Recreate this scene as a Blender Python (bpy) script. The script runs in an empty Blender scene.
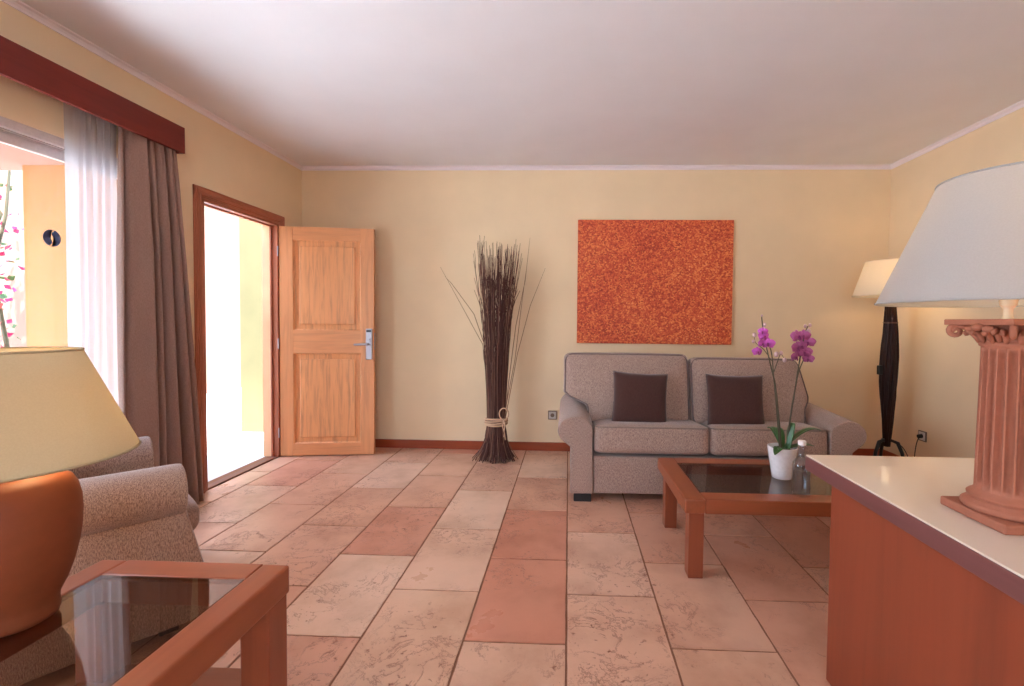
import bpy, bmesh, math, random
from mathutils import Vector, Matrix
C = bpy.context.scene.collection
S = bpy.context.scene
PI = math.pi
rnd = random.Random(11)

# ------------------------------------------------------------------ camera
F_PX, CX, CY = 455.868, 552.172, 335.272
YAW, PITCH, ROLL = -0.035987, -0.029888, 0.009992
def make_camera():
    cy, sy, cp, sp = math.cos(YAW), math.sin(YAW), math.cos(PITCH), math.sin(PITCH)
    F = Vector((sy*cp, cy*cp, sp)); R = Vector((cy, -sy, 0)); U = R.cross(F)
    cr, sr = math.cos(ROLL), math.sin(ROLL)
    R2 = R*cr + U*sr; U2 = -R*sr + U*cr
    cam = bpy.data.cameras.new('camera'); o = bpy.data.objects.new('camera', cam); C.objects.link(o)
    m = Matrix((R2, U2, -F)).transposed().to_4x4(); m.translation = Vector((0, 0, 1.2396))
    o.matrix_world = m
    cam.sensor_width = 36; cam.lens = F_PX/1024*36
    cam.shift_x = -(CX-512)/1024; cam.shift_y = (CY-343)/1024
    cam.clip_start = 0.05
    S.camera = o
make_camera()

# ------------------------------------------------------------------ world, sun, daylight, exposure
w = bpy.data.worlds.new('sky'); S.world = w; w.use_nodes = True
nt = w.node_tree; nt.nodes.clear()
wo = nt.nodes.new('ShaderNodeOutputWorld'); bg = nt.nodes.new('ShaderNodeBackground')
tc = nt.nodes.new('ShaderNodeTexCoord'); sx = nt.nodes.new('ShaderNodeSeparateXYZ'); cr_ = nt.nodes.new('ShaderNodeValToRGB')
cr_.color_ramp.elements[0].position = 0.0; cr_.color_ramp.elements[0].color = (0.78, 0.90, 1.0, 1)
cr_.color_ramp.elements[1].position = 0.7; cr_.color_ramp.elements[1].color = (0.50, 0.70, 1.0, 1)
nt.links.new(tc.outputs['Generated'], sx.inputs[0]); nt.links.new(sx.outputs['Z'], cr_.inputs[0])
nt.links.new(cr_.outputs[0], bg.inputs[0]); nt.links.new(bg.outputs[0], wo.inputs[0])
bg.inputs[1].default_value = 8.5

sun = bpy.data.lights.new('sun', 'SUN'); sun.energy = 34; sun.angle = 0.009; sun.color = (0.86, 0.96, 1.0)
so = bpy.data.objects.new('sun', sun); C.objects.link(so)
so.rotation_euler = Vector((0.13, -0.36, 0.93)).to_track_quat('Z', 'Y').to_euler()

def portal(name, loc, rot, sx_, sy_):
    l = bpy.data.lights.new(name, 'AREA'); l.shape = 'RECTANGLE'; l.size = sx_; l.size_y = sy_
    l.cycles.is_portal = True
    o = bpy.data.objects.new(name, l); C.objects.link(o); o.location = loc; o.rotation_euler = rot
portal('window_portal', (-2.72, 1.15, 1.05), (0, -PI/2, 0), 2.1, 3.2)
portal('door_portal', (-2.72, 3.56, 1.05), (0, -PI/2, 0), 2.1, 0.84)
portal('fill_window_portal', (0.2, -2.12, 1.5), (PI/2, 0, 0), 1.6, 1.2)  # for the added fill-light window behind the camera

S.view_settings.view_transform = 'Standard'
S.view_settings.look = 'None'
S.view_settings.gamma = 1.0
S.view_settings.exposure = 0.40
S.view_settings.use_curve_mapping = False
S.cycles.max_bounces = 14; S.cycles.diffuse_bounces = 8; S.cycles.glossy_bounces = 6
S.cycles.transmission_bounces = 10; S.cycles.transparent_max_bounces = 16
S.cycles.sample_clamp_indirect = 8.0
S.cycles.use_denoising = True
S.cycles.caustics_reflective = False; S.cycles.caustics_refractive = False

# ------------------------------------------------------------------ materials
def srgb(r, g, b):
    def f(c):
        c /= 255.0
        return c/12.92 if c <= .04045 else ((c+.055)/1.055)**2.4
    return (f(r), f(g), f(b), 1)

def base_mat(name, col, rough=.6, spec=.5, metal=0):
    m = bpy.data.materials.new(name); m.use_nodes = True
    b = m.node_tree.nodes['Principled BSDF']
    b.inputs['Base Color'].default_value = col; b.inputs['Roughness'].default_value = rough
    b.inputs['Specular IOR Level'].default_value = spec; b.inputs['Metallic'].default_value = metal
    return m, m.node_tree, b

def node(t, kind, **kw):
    n = t.nodes.new(kind)
    for k, v in kw.items():
        if hasattr(n, k): setattr(n, k, v)
        else: n.inputs[k].default_value = v
    return n

def coords(t, scale=(1, 1, 1), space='Object'):
    tcn = t.nodes.new('ShaderNodeTexCoord'); mp = t.nodes.new('ShaderNodeMapping')
    mp.inputs['Scale'].default_value = scale
    t.links.new(tcn.outputs[space], mp.inputs[0]); return mp.outputs[0]

def ramp(t, fac, stops):
    r = t.nodes.new('ShaderNodeValToRGB')
    e = r.color_ramp.elements
    while len(e) < len(stops): e.new(0.5)
    for k, (p, c) in enumerate(stops): e[k].position = p; e[k].color = c
    t.links.new(fac, r.inputs[0]); return r.outputs[0]

def bump(t, b, h, strength, dist=.01):
    n = t.nodes.new('ShaderNodeBump'); n.inputs['Strength'].default_value = strength; n.inputs['Distance'].default_value = dist
    t.links.new(h, n.inputs['Height']); t.links.new(n.outputs[0], b.inputs['Normal'])

def mul(c, k): return (c[0]*k, c[1]*k, c[2]*k, 1)

def plaster(name, col, var=.05, rough=.85, scale=3):
    m, t, b = base_mat(name, col, rough, .25)
    co = coords(t)
    n = node(t, 'ShaderNodeTexNoise', Scale=scale, Detail=4); t.links.new(co, n.inputs['Vector'])
    t.links.new(ramp(t, n.outputs[0], [(.3, mul(col, 1-var)), (.7, mul(col, 1+var))]), b.inputs['Base Color'])
    n2 = node(t, 'ShaderNodeTexNoise', Scale=90, Detail=3); t.links.new(co, n2.inputs['Vector'])
    bump(t, b, n2.outputs[0], .08, .004)
    return m

def wood(name, col, dark=.7, rough=.4, axis='Z', scale=1.0, spec=.5, coat=0, contrast=1.0):
    m, t, b = base_mat(name, col, rough, spec)
    sc = {'X': (1.2, 18, 18), 'Y': (18, 1.2, 18), 'Z': (18, 18, 1.2)}[axis]
    co = coords(t, tuple(s*scale for s in sc))
    n = node(t, 'ShaderNodeTexNoise', Scale=1.3, Detail=7, Roughness=.62, Distortion=.6); t.links.new(co, n.inputs['Vector'])
    lo = 1-(1-dark)*contrast
    t.links.new(ramp(t, n.outputs[0], [(.30, mul(col, lo)), (.52, col), (.75, mul(col, 1.10))]), b.inputs['Base Color'])
    bump(t, b, n.outputs[0], .06, .003)
    if coat: b.inputs['Coat Weight'].default_value = coat; b.inputs['Coat Roughness'].default_value = .15
    return m

def fabric(name, c1, c2, scale=260, bs=.35, rough=.95):
    m, t, b = base_mat(name, c1, rough, .15)
    co = coords(t, (1, 1, 1))
    n = node(t, 'ShaderNodeTexNoise', Scale=scale, Detail=2, Roughness=.7); t.links.new(co, n.inputs['Vector'])
    mp = coords(t, (1, 1, .22))
    n3 = node(t, 'ShaderNodeTexNoise', Scale=scale*1.0, Detail=1); t.links.new(mp, n3.inputs['Vector'])
    mx = t.nodes.new('ShaderNodeMath'); mx.operation = 'ADD'
    t.links.new(n.outputs[0], mx.inputs[0]); t.links.new(n3.outputs[0], mx.inputs[1])
    hf = t.nodes.new('ShaderNodeMath'); hf.operation = 'MULTIPLY'; hf.inputs[1].default_value = .5
    t.links.new(mx.outputs[0], hf.inputs[0])
    t.links.new(ramp(t, hf.outputs[0], [(.36, c1), (.64, c2)]), b.inputs['Base Color'])
    bump(t, b, hf.outputs[0], bs, .004)
    b.inputs['Sheen Weight'].default_value = .25
    return m

def plain(name, col, rough=.5, metal=0, spec=.5, nb=0, ns=60):
    m, t, b = base_mat(name, col, rough, spec, metal)
    n = node(t, 'ShaderNodeTexNoise', Scale=ns, Detail=3); t.links.new(coords(t), n.inputs['Vector'])
    t.links.new(ramp(t, n.outputs[0], [(.3, mul(col, .94)), (.7, mul(col, 1.05))]), b.inputs['Base Color'])
    if nb: bump(t, b, n.outputs[0], nb, .004)
    return m

def glass(name, tint=(1, 1, 1, 1), refl=1.45, thin=True):
    m = bpy.data.materials.new(name); m.use_nodes = True; t = m.node_tree; t.nodes.clear()
    o = t.nodes.new('ShaderNodeOutputMaterial')
    # Schlick reflectance from the angle to the surface, the same from both sides
    g = t.nodes.new('ShaderNodeNewGeometry'); dt = t.nodes.new('ShaderNodeVectorMath'); dt.operation = 'DOT_PRODUCT'
    t.links.new(g.outputs['Normal'], dt.inputs[0]); t.links.new(g.outputs['Incoming'], dt.inputs[1])
    def mth(op, a, b=None):
        n = t.nodes.new('ShaderNodeMath'); n.operation = op
        for i, v in enumerate((a, b)):
            if v is None: continue
            if isinstance(v, (int, float)): n.inputs[i].default_value = v
            else: t.links.new(v, n.inputs[i])
        return n.outputs[0]
    r0 = ((refl-1)/(refl+1))**2
    fr_ = mth('ADD', mth('MULTIPLY', mth('POWER', mth('SUBTRACT', 1.0, mth('ABSOLUTE', dt.outputs['Value'])), 5.0), 1-r0), r0)
    tr = t.nodes.new('ShaderNodeBsdfTransparent'); tr.inputs[0].default_value = tint
    gl = t.nodes.new('ShaderNodeBsdfGlossy'); gl.inputs['Roughness'].default_value = 0.0
    mx = t.nodes.new('ShaderNodeMixShader')
    t.links.new(fr_, mx.inputs[0]); t.links.new(tr.outputs[0], mx.inputs[1]); t.links.new(gl.outputs[0], mx.inputs[2])
    t.links.new(mx.outputs[0], o.inputs[0]); return m

def translucent(name, col, trans=.5, clear=0.0, tcol=None, weave=0):
    m = bpy.data.materials.new(name); m.use_nodes = True; t = m.node_tree; t.nodes.clear()
    o = t.nodes.new('ShaderNodeOutputMaterial')
    d = t.nodes.new('ShaderNodeBsdfDiffuse'); d.inputs[0].default_value = col
    tr = t.nodes.new('ShaderNodeBsdfTranslucent'); tr.inputs[0].default_value = tcol or col
    mx = t.nodes.new('ShaderNodeMixShader'); mx.inputs[0].default_value = trans
    t.links.new(d.outputs[0], mx.inputs[1]); t.links.new(tr.outputs[0], mx.inputs[2])
    last = mx
    if weave:
        n = node(t, 'ShaderNodeTexNoise', Scale=weave, Detail=1); t.links.new(coords(t), n.inputs['Vector'])
        c = ramp(t, n.outputs[0], [(.3, mul(col, .96)), (.7, mul(col, 1.03))]); t.links.new(c, d.inputs[0])
    if clear:
        tp = t.nodes.new('ShaderNodeBsdfTransparent'); m2 = t.nodes.new('ShaderNodeMixShader'); m2.inputs[0].default_value = clear
        t.links.new(mx.outputs[0], m2.inputs[1]); t.links.new(tp.outputs[0], m2.inputs[2]); last = m2
    t.links.new(last.outputs[0], o.inputs[0]); return m

def emit(name, col, st):
    m = bpy.data.materials.new(name); m.use_nodes = True; t = m.node_tree; t.nodes.clear()
    o = t.nodes.new('ShaderNodeOutputMaterial'); e = t.nodes.new('ShaderNodeEmission')
    e.inputs[0].default_value = col; e.inputs[1].default_value = st; t.links.new(e.outputs[0], o.inputs[0]); return m

M = {}
M['wall'] = plaster('cream_plaster', srgb(228, 204, 169), .03)
M['ceiling'] = plaster('ceiling_plaster', srgb(226, 224, 228), .02)
M['cornice'] = plaster('cornice_plaster', srgb(230, 220, 224), .02)
M['outer_yellow'] = plaster('yellow_render', srgb(94, 86, 60), .08)
M['outer_orange'] = plaster('orange_render', srgb(140, 92, 54), .08)
M['outer_pale'] = plaster('pale_render', srgb(132, 98, 84), .06)
M['peach'] = plaster('peach_reveal', srgb(236, 190, 150), .10)
M['terrace'] = plaster('terrace_stone', srgb(214, 208, 204), .10)
M['casing'] = wood('casing_wood', srgb(172, 100, 72), .76, .42, 'Z')
M['casing_y'] = wood('casing_wood_head', srgb(172, 100, 72), .76, .42, 'Y')
M['door'] = wood('oak_door', srgb(220, 156, 108), .78, .45, 'Z', 1.0)
M['door_x'] = wood('oak_door_rail', srgb(220, 156, 108), .80, .45, 'X', 1.0)
M['door_y'] = wood('oak_door_panel', srgb(228, 164, 112), .66, .45, 'Z', 1.8)
M['valance'] = wood('mahogany_board', srgb(112, 40, 30), .8, .5, 'Y', 1.0, .2)
M['baseboard'] = wood('baseboard_wood', srgb(150, 66, 34), .8, .4, 'X')
M['tablewood'] = wood('cherry_wood', srgb(144, 76, 46), .86, .36, 'X')
M['tablewood_z'] = wood('cherry_wood_leg', srgb(138, 70, 44), .86, .36, 'Z')
M['tablewood_y'] = wood('cherry_wood_rail', srgb(144, 76, 46), .86, .36, 'Y')
M['desk'] = wood('desk_veneer', srgb(136, 62, 38), .74, .35, 'Z', .35)
M['deskedge'] = wood('desk_edge', srgb(110, 64, 62), .85, .35, 'Y')
M['desktop'] = base_mat('desk_laminate', srgb(222, 208, 192), .10, .6)[0]
M['sofa'] = fabric('sofa_weave', srgb(112, 88, 78), srgb(188, 160, 147), 400)
M['piping'] = fabric('piping_dark', srgb(92, 76, 74), srgb(120, 102, 98), 300)
M['piping_light'] = fabric('piping_light', srgb(118, 98, 88), srgb(150, 130, 118), 300)
M['pillow'] = fabric('brown_cushion', srgb(62, 36, 32), srgb(78, 48, 42), 300, .15, .8)
M['foot'] = plain('black_foot', srgb(26, 22, 22), .5)
M['drape'] = fabric('brown_drape', srgb(134, 104, 92), srgb(152, 122, 110), 420, .12, .85)
M['sheer'] = translucent('sheer_voile', (.62, .62, .67, 1), .38, .36)
M['alu'] = plain('window_aluminium', srgb(196, 180, 176), .35, 0, .5)
M['pane'] = glass('window_glass', (.97, .98, .98, 1), 1.45)
M['tableglass'] = glass('smoked_glass', (.70, .66, .60, 1), 1.75)
M['decal'] = plain('navy_decal', srgb(34, 34, 62), .5)
M['chrome'] = base_mat('brushed_steel', srgb(176, 176, 188), .32, .5, 1)[0]
M['black'] = plain('black_plastic', srgb(22, 20, 20), .35)
M['terracotta'] = plain('terracotta_glaze', srgb(132, 68, 38), .66, 0, .4, .03, 25)
M['column'] = plain('pink_terracotta', srgb(160, 98, 76), .7, 0, .3, .12, 70)
M['shade'] = translucent('lamp_shade_cloth', (.42, .355, .235, 1), .20, 0, (.50, .40, .26, 1), 300)
M['shade_white'] = translucent('white_shade_cloth', (.38, .37, .37, 1), .26, 0, (.66, .58, .44, 1), 300)
M['shade_cream'] = translucent('cream_shade_cloth', (.60, .575, .52, 1), .40, 0, (.86, .76, .58, 1), 300)
M['ivory'] = plain('ivory_socket', srgb(240, 220, 185), .4)
M['bulb'] = emit('bulb_glow', (1, .78, .48, 1), 5)
M['twig'] = plain('dark_twig', srgb(90, 56, 50), .8, 0, .3, .1, 30)
M['twig_light'] = plain('pale_twig', srgb(134, 98, 80), .8, 0, .3)
M['rope'] = plain('raffia_rope', srgb(200, 164, 134), .85, 0, .2, .2, 200)
M['lampstick'] = wood('dark_stick', srgb(48, 25, 19), .5, .5, 'Z', 1.0, .2)
M['pot'] = plain('white_ceramic', srgb(236, 232, 236), .18)
M['leaf'] = plain('orchid_leaf', srgb(52, 92, 40), .35, 0, .5)
M['stem'] = plain('orchid_stem', srgb(70, 62, 40), .5)
M['petal'] = plain('orchid_petal', srgb(200, 92, 188), .6, 0, .3)
M['petal2'] = plain('orchid_petal_dusky', srgb(170, 88, 140), .6, 0, .3)
M['lip'] = plain('orchid_lip', srgb(120, 20, 90), .6)
M['bud'] = plain('orchid_bud', srgb(196, 160, 160), .6)
M['bark'] = plain('bark_chips', srgb(70, 48, 36), .9, 0, .3, .5, 60)
M['bottleglass'] = glass('clear_bottle', (.90, .92, .94, 1), 1.75)
M['water'] = glass('water', (.90, .92, .93, 1), 1.2)
M['cap'] = plain('white_cap', srgb(228, 224, 226), .4)
M['socket'] = plain('outlet_plate', srgb(206, 196, 186), .4)
M['outletdark'] = plain('outlet_frame', srgb(120, 96, 80), .4)
M['bougain'] = plain('bougainvillea_bract', srgb(214, 40, 96), .6)
M['bougain2'] = plain('bougainvillea_red', srgb(206, 50, 50), .6)
M['greenleaf'] = plain('garden_leaf', srgb(70, 100, 50), .6)
M['threshold'] = plain('door_threshold', srgb(120, 70, 50), .5)

def make_tile_mat():
    m, t, b = base_mat('terracotta_travertine', srgb(215, 165, 140), .42, .5)
    at = t.nodes.new('ShaderNodeAttribute'); at.attribute_name = 'tile'
    co = coords(t)
    # the veins of each tile start at their own place
    off = t.nodes.new('ShaderNodeVectorMath'); off.operation = 'MULTIPLY_ADD'
    off.inputs[1].default_value = (9, 9, 9); t.links.new(at.outputs['Vector'], off.inputs[0]); t.links.new(co, off.inputs[2])
    n1 = node(t, 'ShaderNodeTexNoise', Scale=3.2, Detail=6, Roughness=.6); t.links.new(off.outputs[0], n1.inputs['Vector'])
    f1 = ramp(t, n1.outputs[0], [(.30, (.80, .74, .70, 1)), (.55, (1, 1, 1, 1)), (.75, (1.06, 1.06, 1.06, 1))])
    mx = t.nodes.new('ShaderNodeMix'); mx.data_type = 'RGBA'; mx.blend_type = 'MULTIPLY'; mx.inputs[0].default_value = 1
    t.links.new(at.outputs['Color'], mx.inputs[6]); t.links.new(f1, mx.inputs[7])
    # thin dark pits and cracks
    n2 = node(t, 'ShaderNodeTexNoise', Scale=5.5, Detail=12, Roughness=.70, Distortion=.6); t.links.new(off.outputs[0], n2.inputs['Vector'])
    n3 = node(t, 'ShaderNodeTexNoise', Scale=2.6, Detail=2); t.links.new(off.outputs[0], n3.inputs['Vector'])
    pit = ramp(t, n2.outputs[0], [(.484, (0, 0, 0, 1)), (.497, (1, 1, 1, 1)), (.503, (1, 1, 1, 1)), (.516, (0, 0, 0, 1))])
    msk = ramp(t, n3.outputs[0], [(.43, (0, 0, 0, 1)), (.56, (1, 1, 1, 1))])
    pm = t.nodes.new('ShaderNodeMath'); pm.operation = 'MULTIPLY'
    t.links.new(pit, pm.inputs[0]); t.links.new(msk, pm.inputs[1])
    pf = t.nodes.new('ShaderNodeMath'); pf.operation = 'MULTIPLY'; pf.inputs[1].default_value = .85; t.links.new(pm.outputs[0], pf.inputs[0])
    pf.inputs[1].default_value = .62
    n5 = node(t, 'ShaderNodeTexNoise', Scale=34, Detail=4, Roughness=.6, Distortion=.5); t.links.new(off.outputs[0], n5.inputs['Vector'])
    sp = ramp(t, n5.outputs[0], [(.62, (0, 0, 0, 1)), (.70, (1, 1, 1, 1))])
    msk2 = ramp(t, n3.outputs[0], [(.38, (0, 0, 0, 1)), (.56, (1, 1, 1, 1))])
    sp2 = t.nodes.new('ShaderNodeMath'); sp2.operation = 'MULTIPLY'; t.links.new(sp, sp2.inputs[0]); t.links.new(msk2, sp2.inputs[1])
    sp3 = t.nodes.new('ShaderNodeMath'); sp3.operation = 'MULTIPLY'; sp3.inputs[1].default_value = .9; t.links.new(sp2.outputs[0], sp3.inputs[0])
    allp = t.nodes.new('ShaderNodeMath'); allp.operation = 'MAXIMUM'; t.links.new(pf.outputs[0], allp.inputs[0]); t.links.new(sp3.outputs[0], allp.inputs[1])
    m2 = t.nodes.new('ShaderNodeMix'); m2.data_type = 'RGBA'; m2.inputs[7].default_value = srgb(122, 66, 42)
    t.links.new(allp.outputs[0], m2.inputs[0]); t.links.new(mx.outputs[2], m2.inputs[6])
    t.links.new(m2.outputs[2], b.inputs['Base Color'])
    sub = t.nodes.new('ShaderNodeMath'); sub.operation = 'SUBTRACT'
    t.links.new(n1.outputs[0], sub.inputs[0]); t.links.new(allp.outputs[0], sub.inputs[1])
    bump(t, b, sub.outputs[0], .45, .004)
    r = ramp(t, n1.outputs[0], [(.3, (.42, .42, .42, 1)), (.7, (.27, .27, .27, 1))]); t.links.new(r, b.inputs['Roughness'])
    return m
M['tile'] = make_tile_mat()
M['grout'] = plain('grout', srgb(138, 98, 76), .9, 0, .2, .3, 60)

def make_canvas_mat():
    m, t, b = base_mat('mottled_canvas', srgb(200, 80, 40), .7, .3)
    co = coords(t)
    v = node(t, 'ShaderNodeTexVoronoi', Scale=85); t.links.new(co, v.inputs['Vector'])
    s = t.nodes.new('ShaderNodeSeparateColor'); t.links.new(v.outputs['Color'], s.inputs[0])
    n = node(t, 'ShaderNodeTexNoise', Scale=2.2, Detail=3); t.links.new(co, n.inputs['Vector'])
    a = t.nodes.new('ShaderNodeMath'); a.operation = 'MULTIPLY_ADD'; a.inputs[1].default_value = .5
    t.links.new(n.outputs[0], a.inputs[0]); t.links.new(s.outputs[0], a.inputs[2])
    mm = t.nodes.new('ShaderNodeMath'); mm.operation = 'MULTIPLY'; mm.inputs[1].default_value = .68; t.links.new(a.outputs[0], mm.inputs[0])
    t.links.new(ramp(t, mm.outputs[0], [(.12, srgb(150, 56, 44)), (.33, srgb(190, 78, 54)), (.6, srgb(210, 98, 64)), (.85, srgb(232, 138, 80)), (1, srgb(236, 170, 130))]), b.inputs['Base Color'])
    bump(t, b, s.outputs[0], .5, .004)
    return m
M['canvas'] = make_canvas_mat()

# ------------------------------------------------------------------ mesh helpers
def new_bm(): return bmesh.new()
def obj(name, bm, mat, parent=None, bevel=0, smooth=False, sub=0, segs=2, auto=None):
    me = bpy.data.meshes.new(name); bmesh.ops.recalc_face_normals(bm, faces=bm.faces); bm.to_mesh(me); bm.free()
    o = bpy.data.objects.new(name, me); C.objects.link(o)
    if mat is not None: me.materials.append(M[mat] if isinstance(mat, str) else mat)
    if smooth:
        for p in me.polygons: p.use_smooth = True
    if bevel:
        b = o.modifiers.new('bevel', 'BEVEL'); b.width = bevel; b.segments = segs; b.limit_method = 'ANGLE'; b.angle_limit = .6
    if sub:
        s = o.modifiers.new('sub', 'SUBSURF'); s.levels = sub; s.render_levels = sub
    if auto is not None:
        for p in me.polygons: p.use_smooth = True
        me.set_sharp_from_angle(angle=auto)
    if parent is not None: o.parent = parent
    return o
def box(bm, x0, y0, z0, x1, y1, z1, mtx=None):
    r = bmesh.ops.create_cube(bm, size=1)
    for v in r['verts']:
        v.co = Vector((x0+(v.co.x+.5)*(x1-x0), y0+(v.co.y+.5)*(y1-y0), z0+(v.co.z+.5)*(z1-z0)))
        if mtx: v.co = mtx @ v.co
    return r['verts']
def lathe(bm, prof, n=48, cx=0, cy=0, cap=True, rfun=None):
    rings = []
    for (r, z) in prof:
        ring = []
        for k in range(n):
            a = 2*PI*k/n; rr = r*(rfun(a, z) if rfun else 1)
            ring.append(bm.verts.new((cx+rr*math.cos(a), cy+rr*math.sin(a), z)))
        rings.append(ring)
    for a, b in zip(rings, rings[1:]):
        for k in range(n): bm.faces.new((a[k], a[(k+1) % n], b[(k+1) % n], b[k]))
    if cap:
        bm.faces.new(rings[0][::-1]); bm.faces.new(rings[-1])
def tube(bm, pts, r, n=8, closed=False, cap=True):
    pts = [Vector(p) for p in pts]; rs = r if isinstance(r, (list, tuple)) else [r]*len(pts)
    rings = []; up = Vector((0.13, 0.31, 0.94)).normalized(); L = len(pts)
    prevN = None
    for i, p in enumerate(pts):
        a = pts[(i-1) % L] if (closed or i > 0) else p; b = pts[(i+1) % L] if (closed or i < L-1) else p
        t = (b-a).normalized()
        if prevN is None:
            N = t.cross(up)
            if N.length < .1: N = t.cross(Vector((1, 0, 0)))
        else: N = prevN - t*prevN.dot(t)
        N.normalize(); prevN = N; B = t.cross(N)
        rings.append([bm.verts.new(p+(N*math.cos(2*PI*k/n)+B*math.sin(2*PI*k/n))*rs[i]) for k in range(n)])
    pairs = list(zip(rings, rings[1:])) + ([(rings[-1], rings[0])] if closed else [])
    for a, b in pairs:
        for k in range(n): bm.faces.new((a[k], a[(k+1) % n], b[(k+1) % n], b[k]))
    if cap and not closed and n > 2:
        bm.faces.new(rings[0][::-1]); bm.faces.new(rings[-1])
def prism(bm, poly, axis, a, b, mtx=None):
    """poly in the two other axes, extruded along axis from a to b"""
    def P(u, v, w):
        c = {'X': (w, u, v), 'Y': (u, w, v), 'Z': (u, v, w)}[axis]
        return (mtx @ Vector(c)) if mtx else Vector(c)
    A = [bm.verts.new(P(u, v, a)) for u, v in poly]; B = [bm.verts.new(P(u, v, b)) for u, v in poly]
    n = len(poly); bm.faces.new(A[::-1]); bm.faces.new(B)
    for k in range(n): bm.faces.new((A[k], A[(k+1) % n], B[(k+1) % n], B[k]))
def blob(bm, c, rx, ry, rz, n=8, mtx=None):
    r = bmesh.ops.create_uvsphere(bm, u_segments=n*2, v_segments=n, radius=1)
    for v in r['verts']:
        p = Vector((v.co.x*rx, v.co.y*ry, v.co.z*rz))
        if mtx: p = mtx @ p
        v.co = p+Vector(c)
def cushion_bm(wx, wy, wz, r, puff=(0, 0, 0), shape=None, n=14):
    """rounded box centred on the origin, each pair of faces puffed out; shape(p) may move points"""
    bm = bmesh.new(); bmesh.ops.create_cube(bm, size=2)
    bmesh.ops.subdivide_edges(bm, edges=bm.edges[:], cuts=n, use_grid_fill=True)
    h = Vector((wx/2, wy/2, wz/2))
    for v in bm.verts:
        u = v.co.copy()
        # push grid lines towards the edges for a smooth rounding
        q = Vector([math.copysign(abs(c)**.8, c) for c in u])
        p = Vector((q.x*h.x, q.y*h.y, q.z*h.z))
        core = Vector([max(-(h[i]-r), min(h[i]-r, p[i])) for i in range(3)])
        d = p-core
        if d.length > 1e-9: p = core+d.normalized()*r
        f = lambda a, b: max(0, 1-a*a)*max(0, 1-b*b)
        if abs(u.x) > .999: p.x += math.copysign(puff[0]*f(u.y, u.z), u.x)
        if abs(u.y) > .999: p.y += math.copysign(puff[1]*f(u.x, u.z), u.y)
        if abs(u.z) > .999: p.z += math.copysign(puff[2]*f(u.x, u.y), u.z)
        if shape: p = shape(p, u)
        v.co = p
    return bm
def tag(o, label=None, cat=None, group=None, kind=None):
    if label: o['label'] = label
    if cat: o['category'] = cat
    if group: o['group'] = group
    if kind: o['kind'] = kind
    return o
def thing(name, label, cat, loc=(0, 0, 0), rz=0, group=None):
    o = bpy.data.objects.new(name, None); C.objects.link(o); o.location = loc; o.rotation_euler = (0, 0, rz)
    o.empty_display_size = .1
    return tag(o, label, cat, group)
def struct(name, bm, mat, **kw):
    o = obj(name, bm, mat, **kw)
    if o.parent is None: o['kind'] = 'structure'
    return o

# ------------------------------------------------------------------ room shell
XL, XR, YB, YF, H, T = -2.587, 2.947, 4.343, -2.0, 2.702, .14
DY0, DY1, DZ = 3.135, 3.985, 2.085           # door opening
WY0, WY1, WZ = -.35, 2.72, 2.15              # window opening in the left wall

bm = new_bm()
for (y0, y1, z0, z1) in ((YF, WY0, 0, H), (WY0, WY1, WZ, H), (WY1, DY0, 0, H), (DY0, DY1, DZ, H), (DY1, YB+T, 0, H)):
    box(bm, XL-T, y0, z0, XL, y1, z1)
bmesh.ops.remove_doubles(bm, verts=bm.verts, dist=1e-5)
struct('wall_left', bm, 'wall')
bm = new_bm(); box(bm, XL, YB, 0, XR, YB+T, H); struct('wall_back', bm, 'wall')
bm = new_bm(); box(bm, XR, YF, 0, XR+T, YB+T, H); struct('wall_right', bm, 'wall')
bm = new_bm()
for (x0, x1, z0, z1) in ((XL-T, -.6, 0, H), (1.0, XR+T, 0, H), (-.6, 1.0, 0, .9), (-.6, 1.0, 2.1, H)):  # with an opening for the added fill-light window
    box(bm, x0, YF-T, z0, x1, YF, z1)
struct('wall_front', bm, 'wall')
bm = new_bm(); box(bm, XL-T, YF-T, H, XR+T, YB+T, H+.2); struct('ceiling', bm, 'ceiling')

# cornice: small cove along the three walls
def cove(name, a, b, nrm):
    a = Vector(a); b = Vector(b); n = Vector(nrm); bm = new_bm()
    prof = [(0, 0), (.030, 0), (.028, -.006), (.014, -.011), (.007, -.022), (.006, -.034), (0, -.034)]
    A = [bm.verts.new(a+n*u+Vector((0, 0, H+v))) for u, v in prof]; B = [bm.verts.new(b+n*u+Vector((0, 0, H+v))) for u, v in prof]
    k = len(prof)
    for i in range(k): bm.faces.new((A[i], A[(i+1) % k], B[(i+1) % k], B[i]))
    bm.faces.new(A); bm.faces.new(B[::-1])
    struct(name, bm, 'cornice')
cove('trim_1', (XL, YF, 0), (XL, YB, 0), (1, 0, 0))
cove('trim_2', (XL, YB, 0), (XR, YB, 0), (0, -1, 0))
cove('trim_3', (XR, YB, 0), (XR, YF, 0), (-1, 0, 0))

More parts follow.
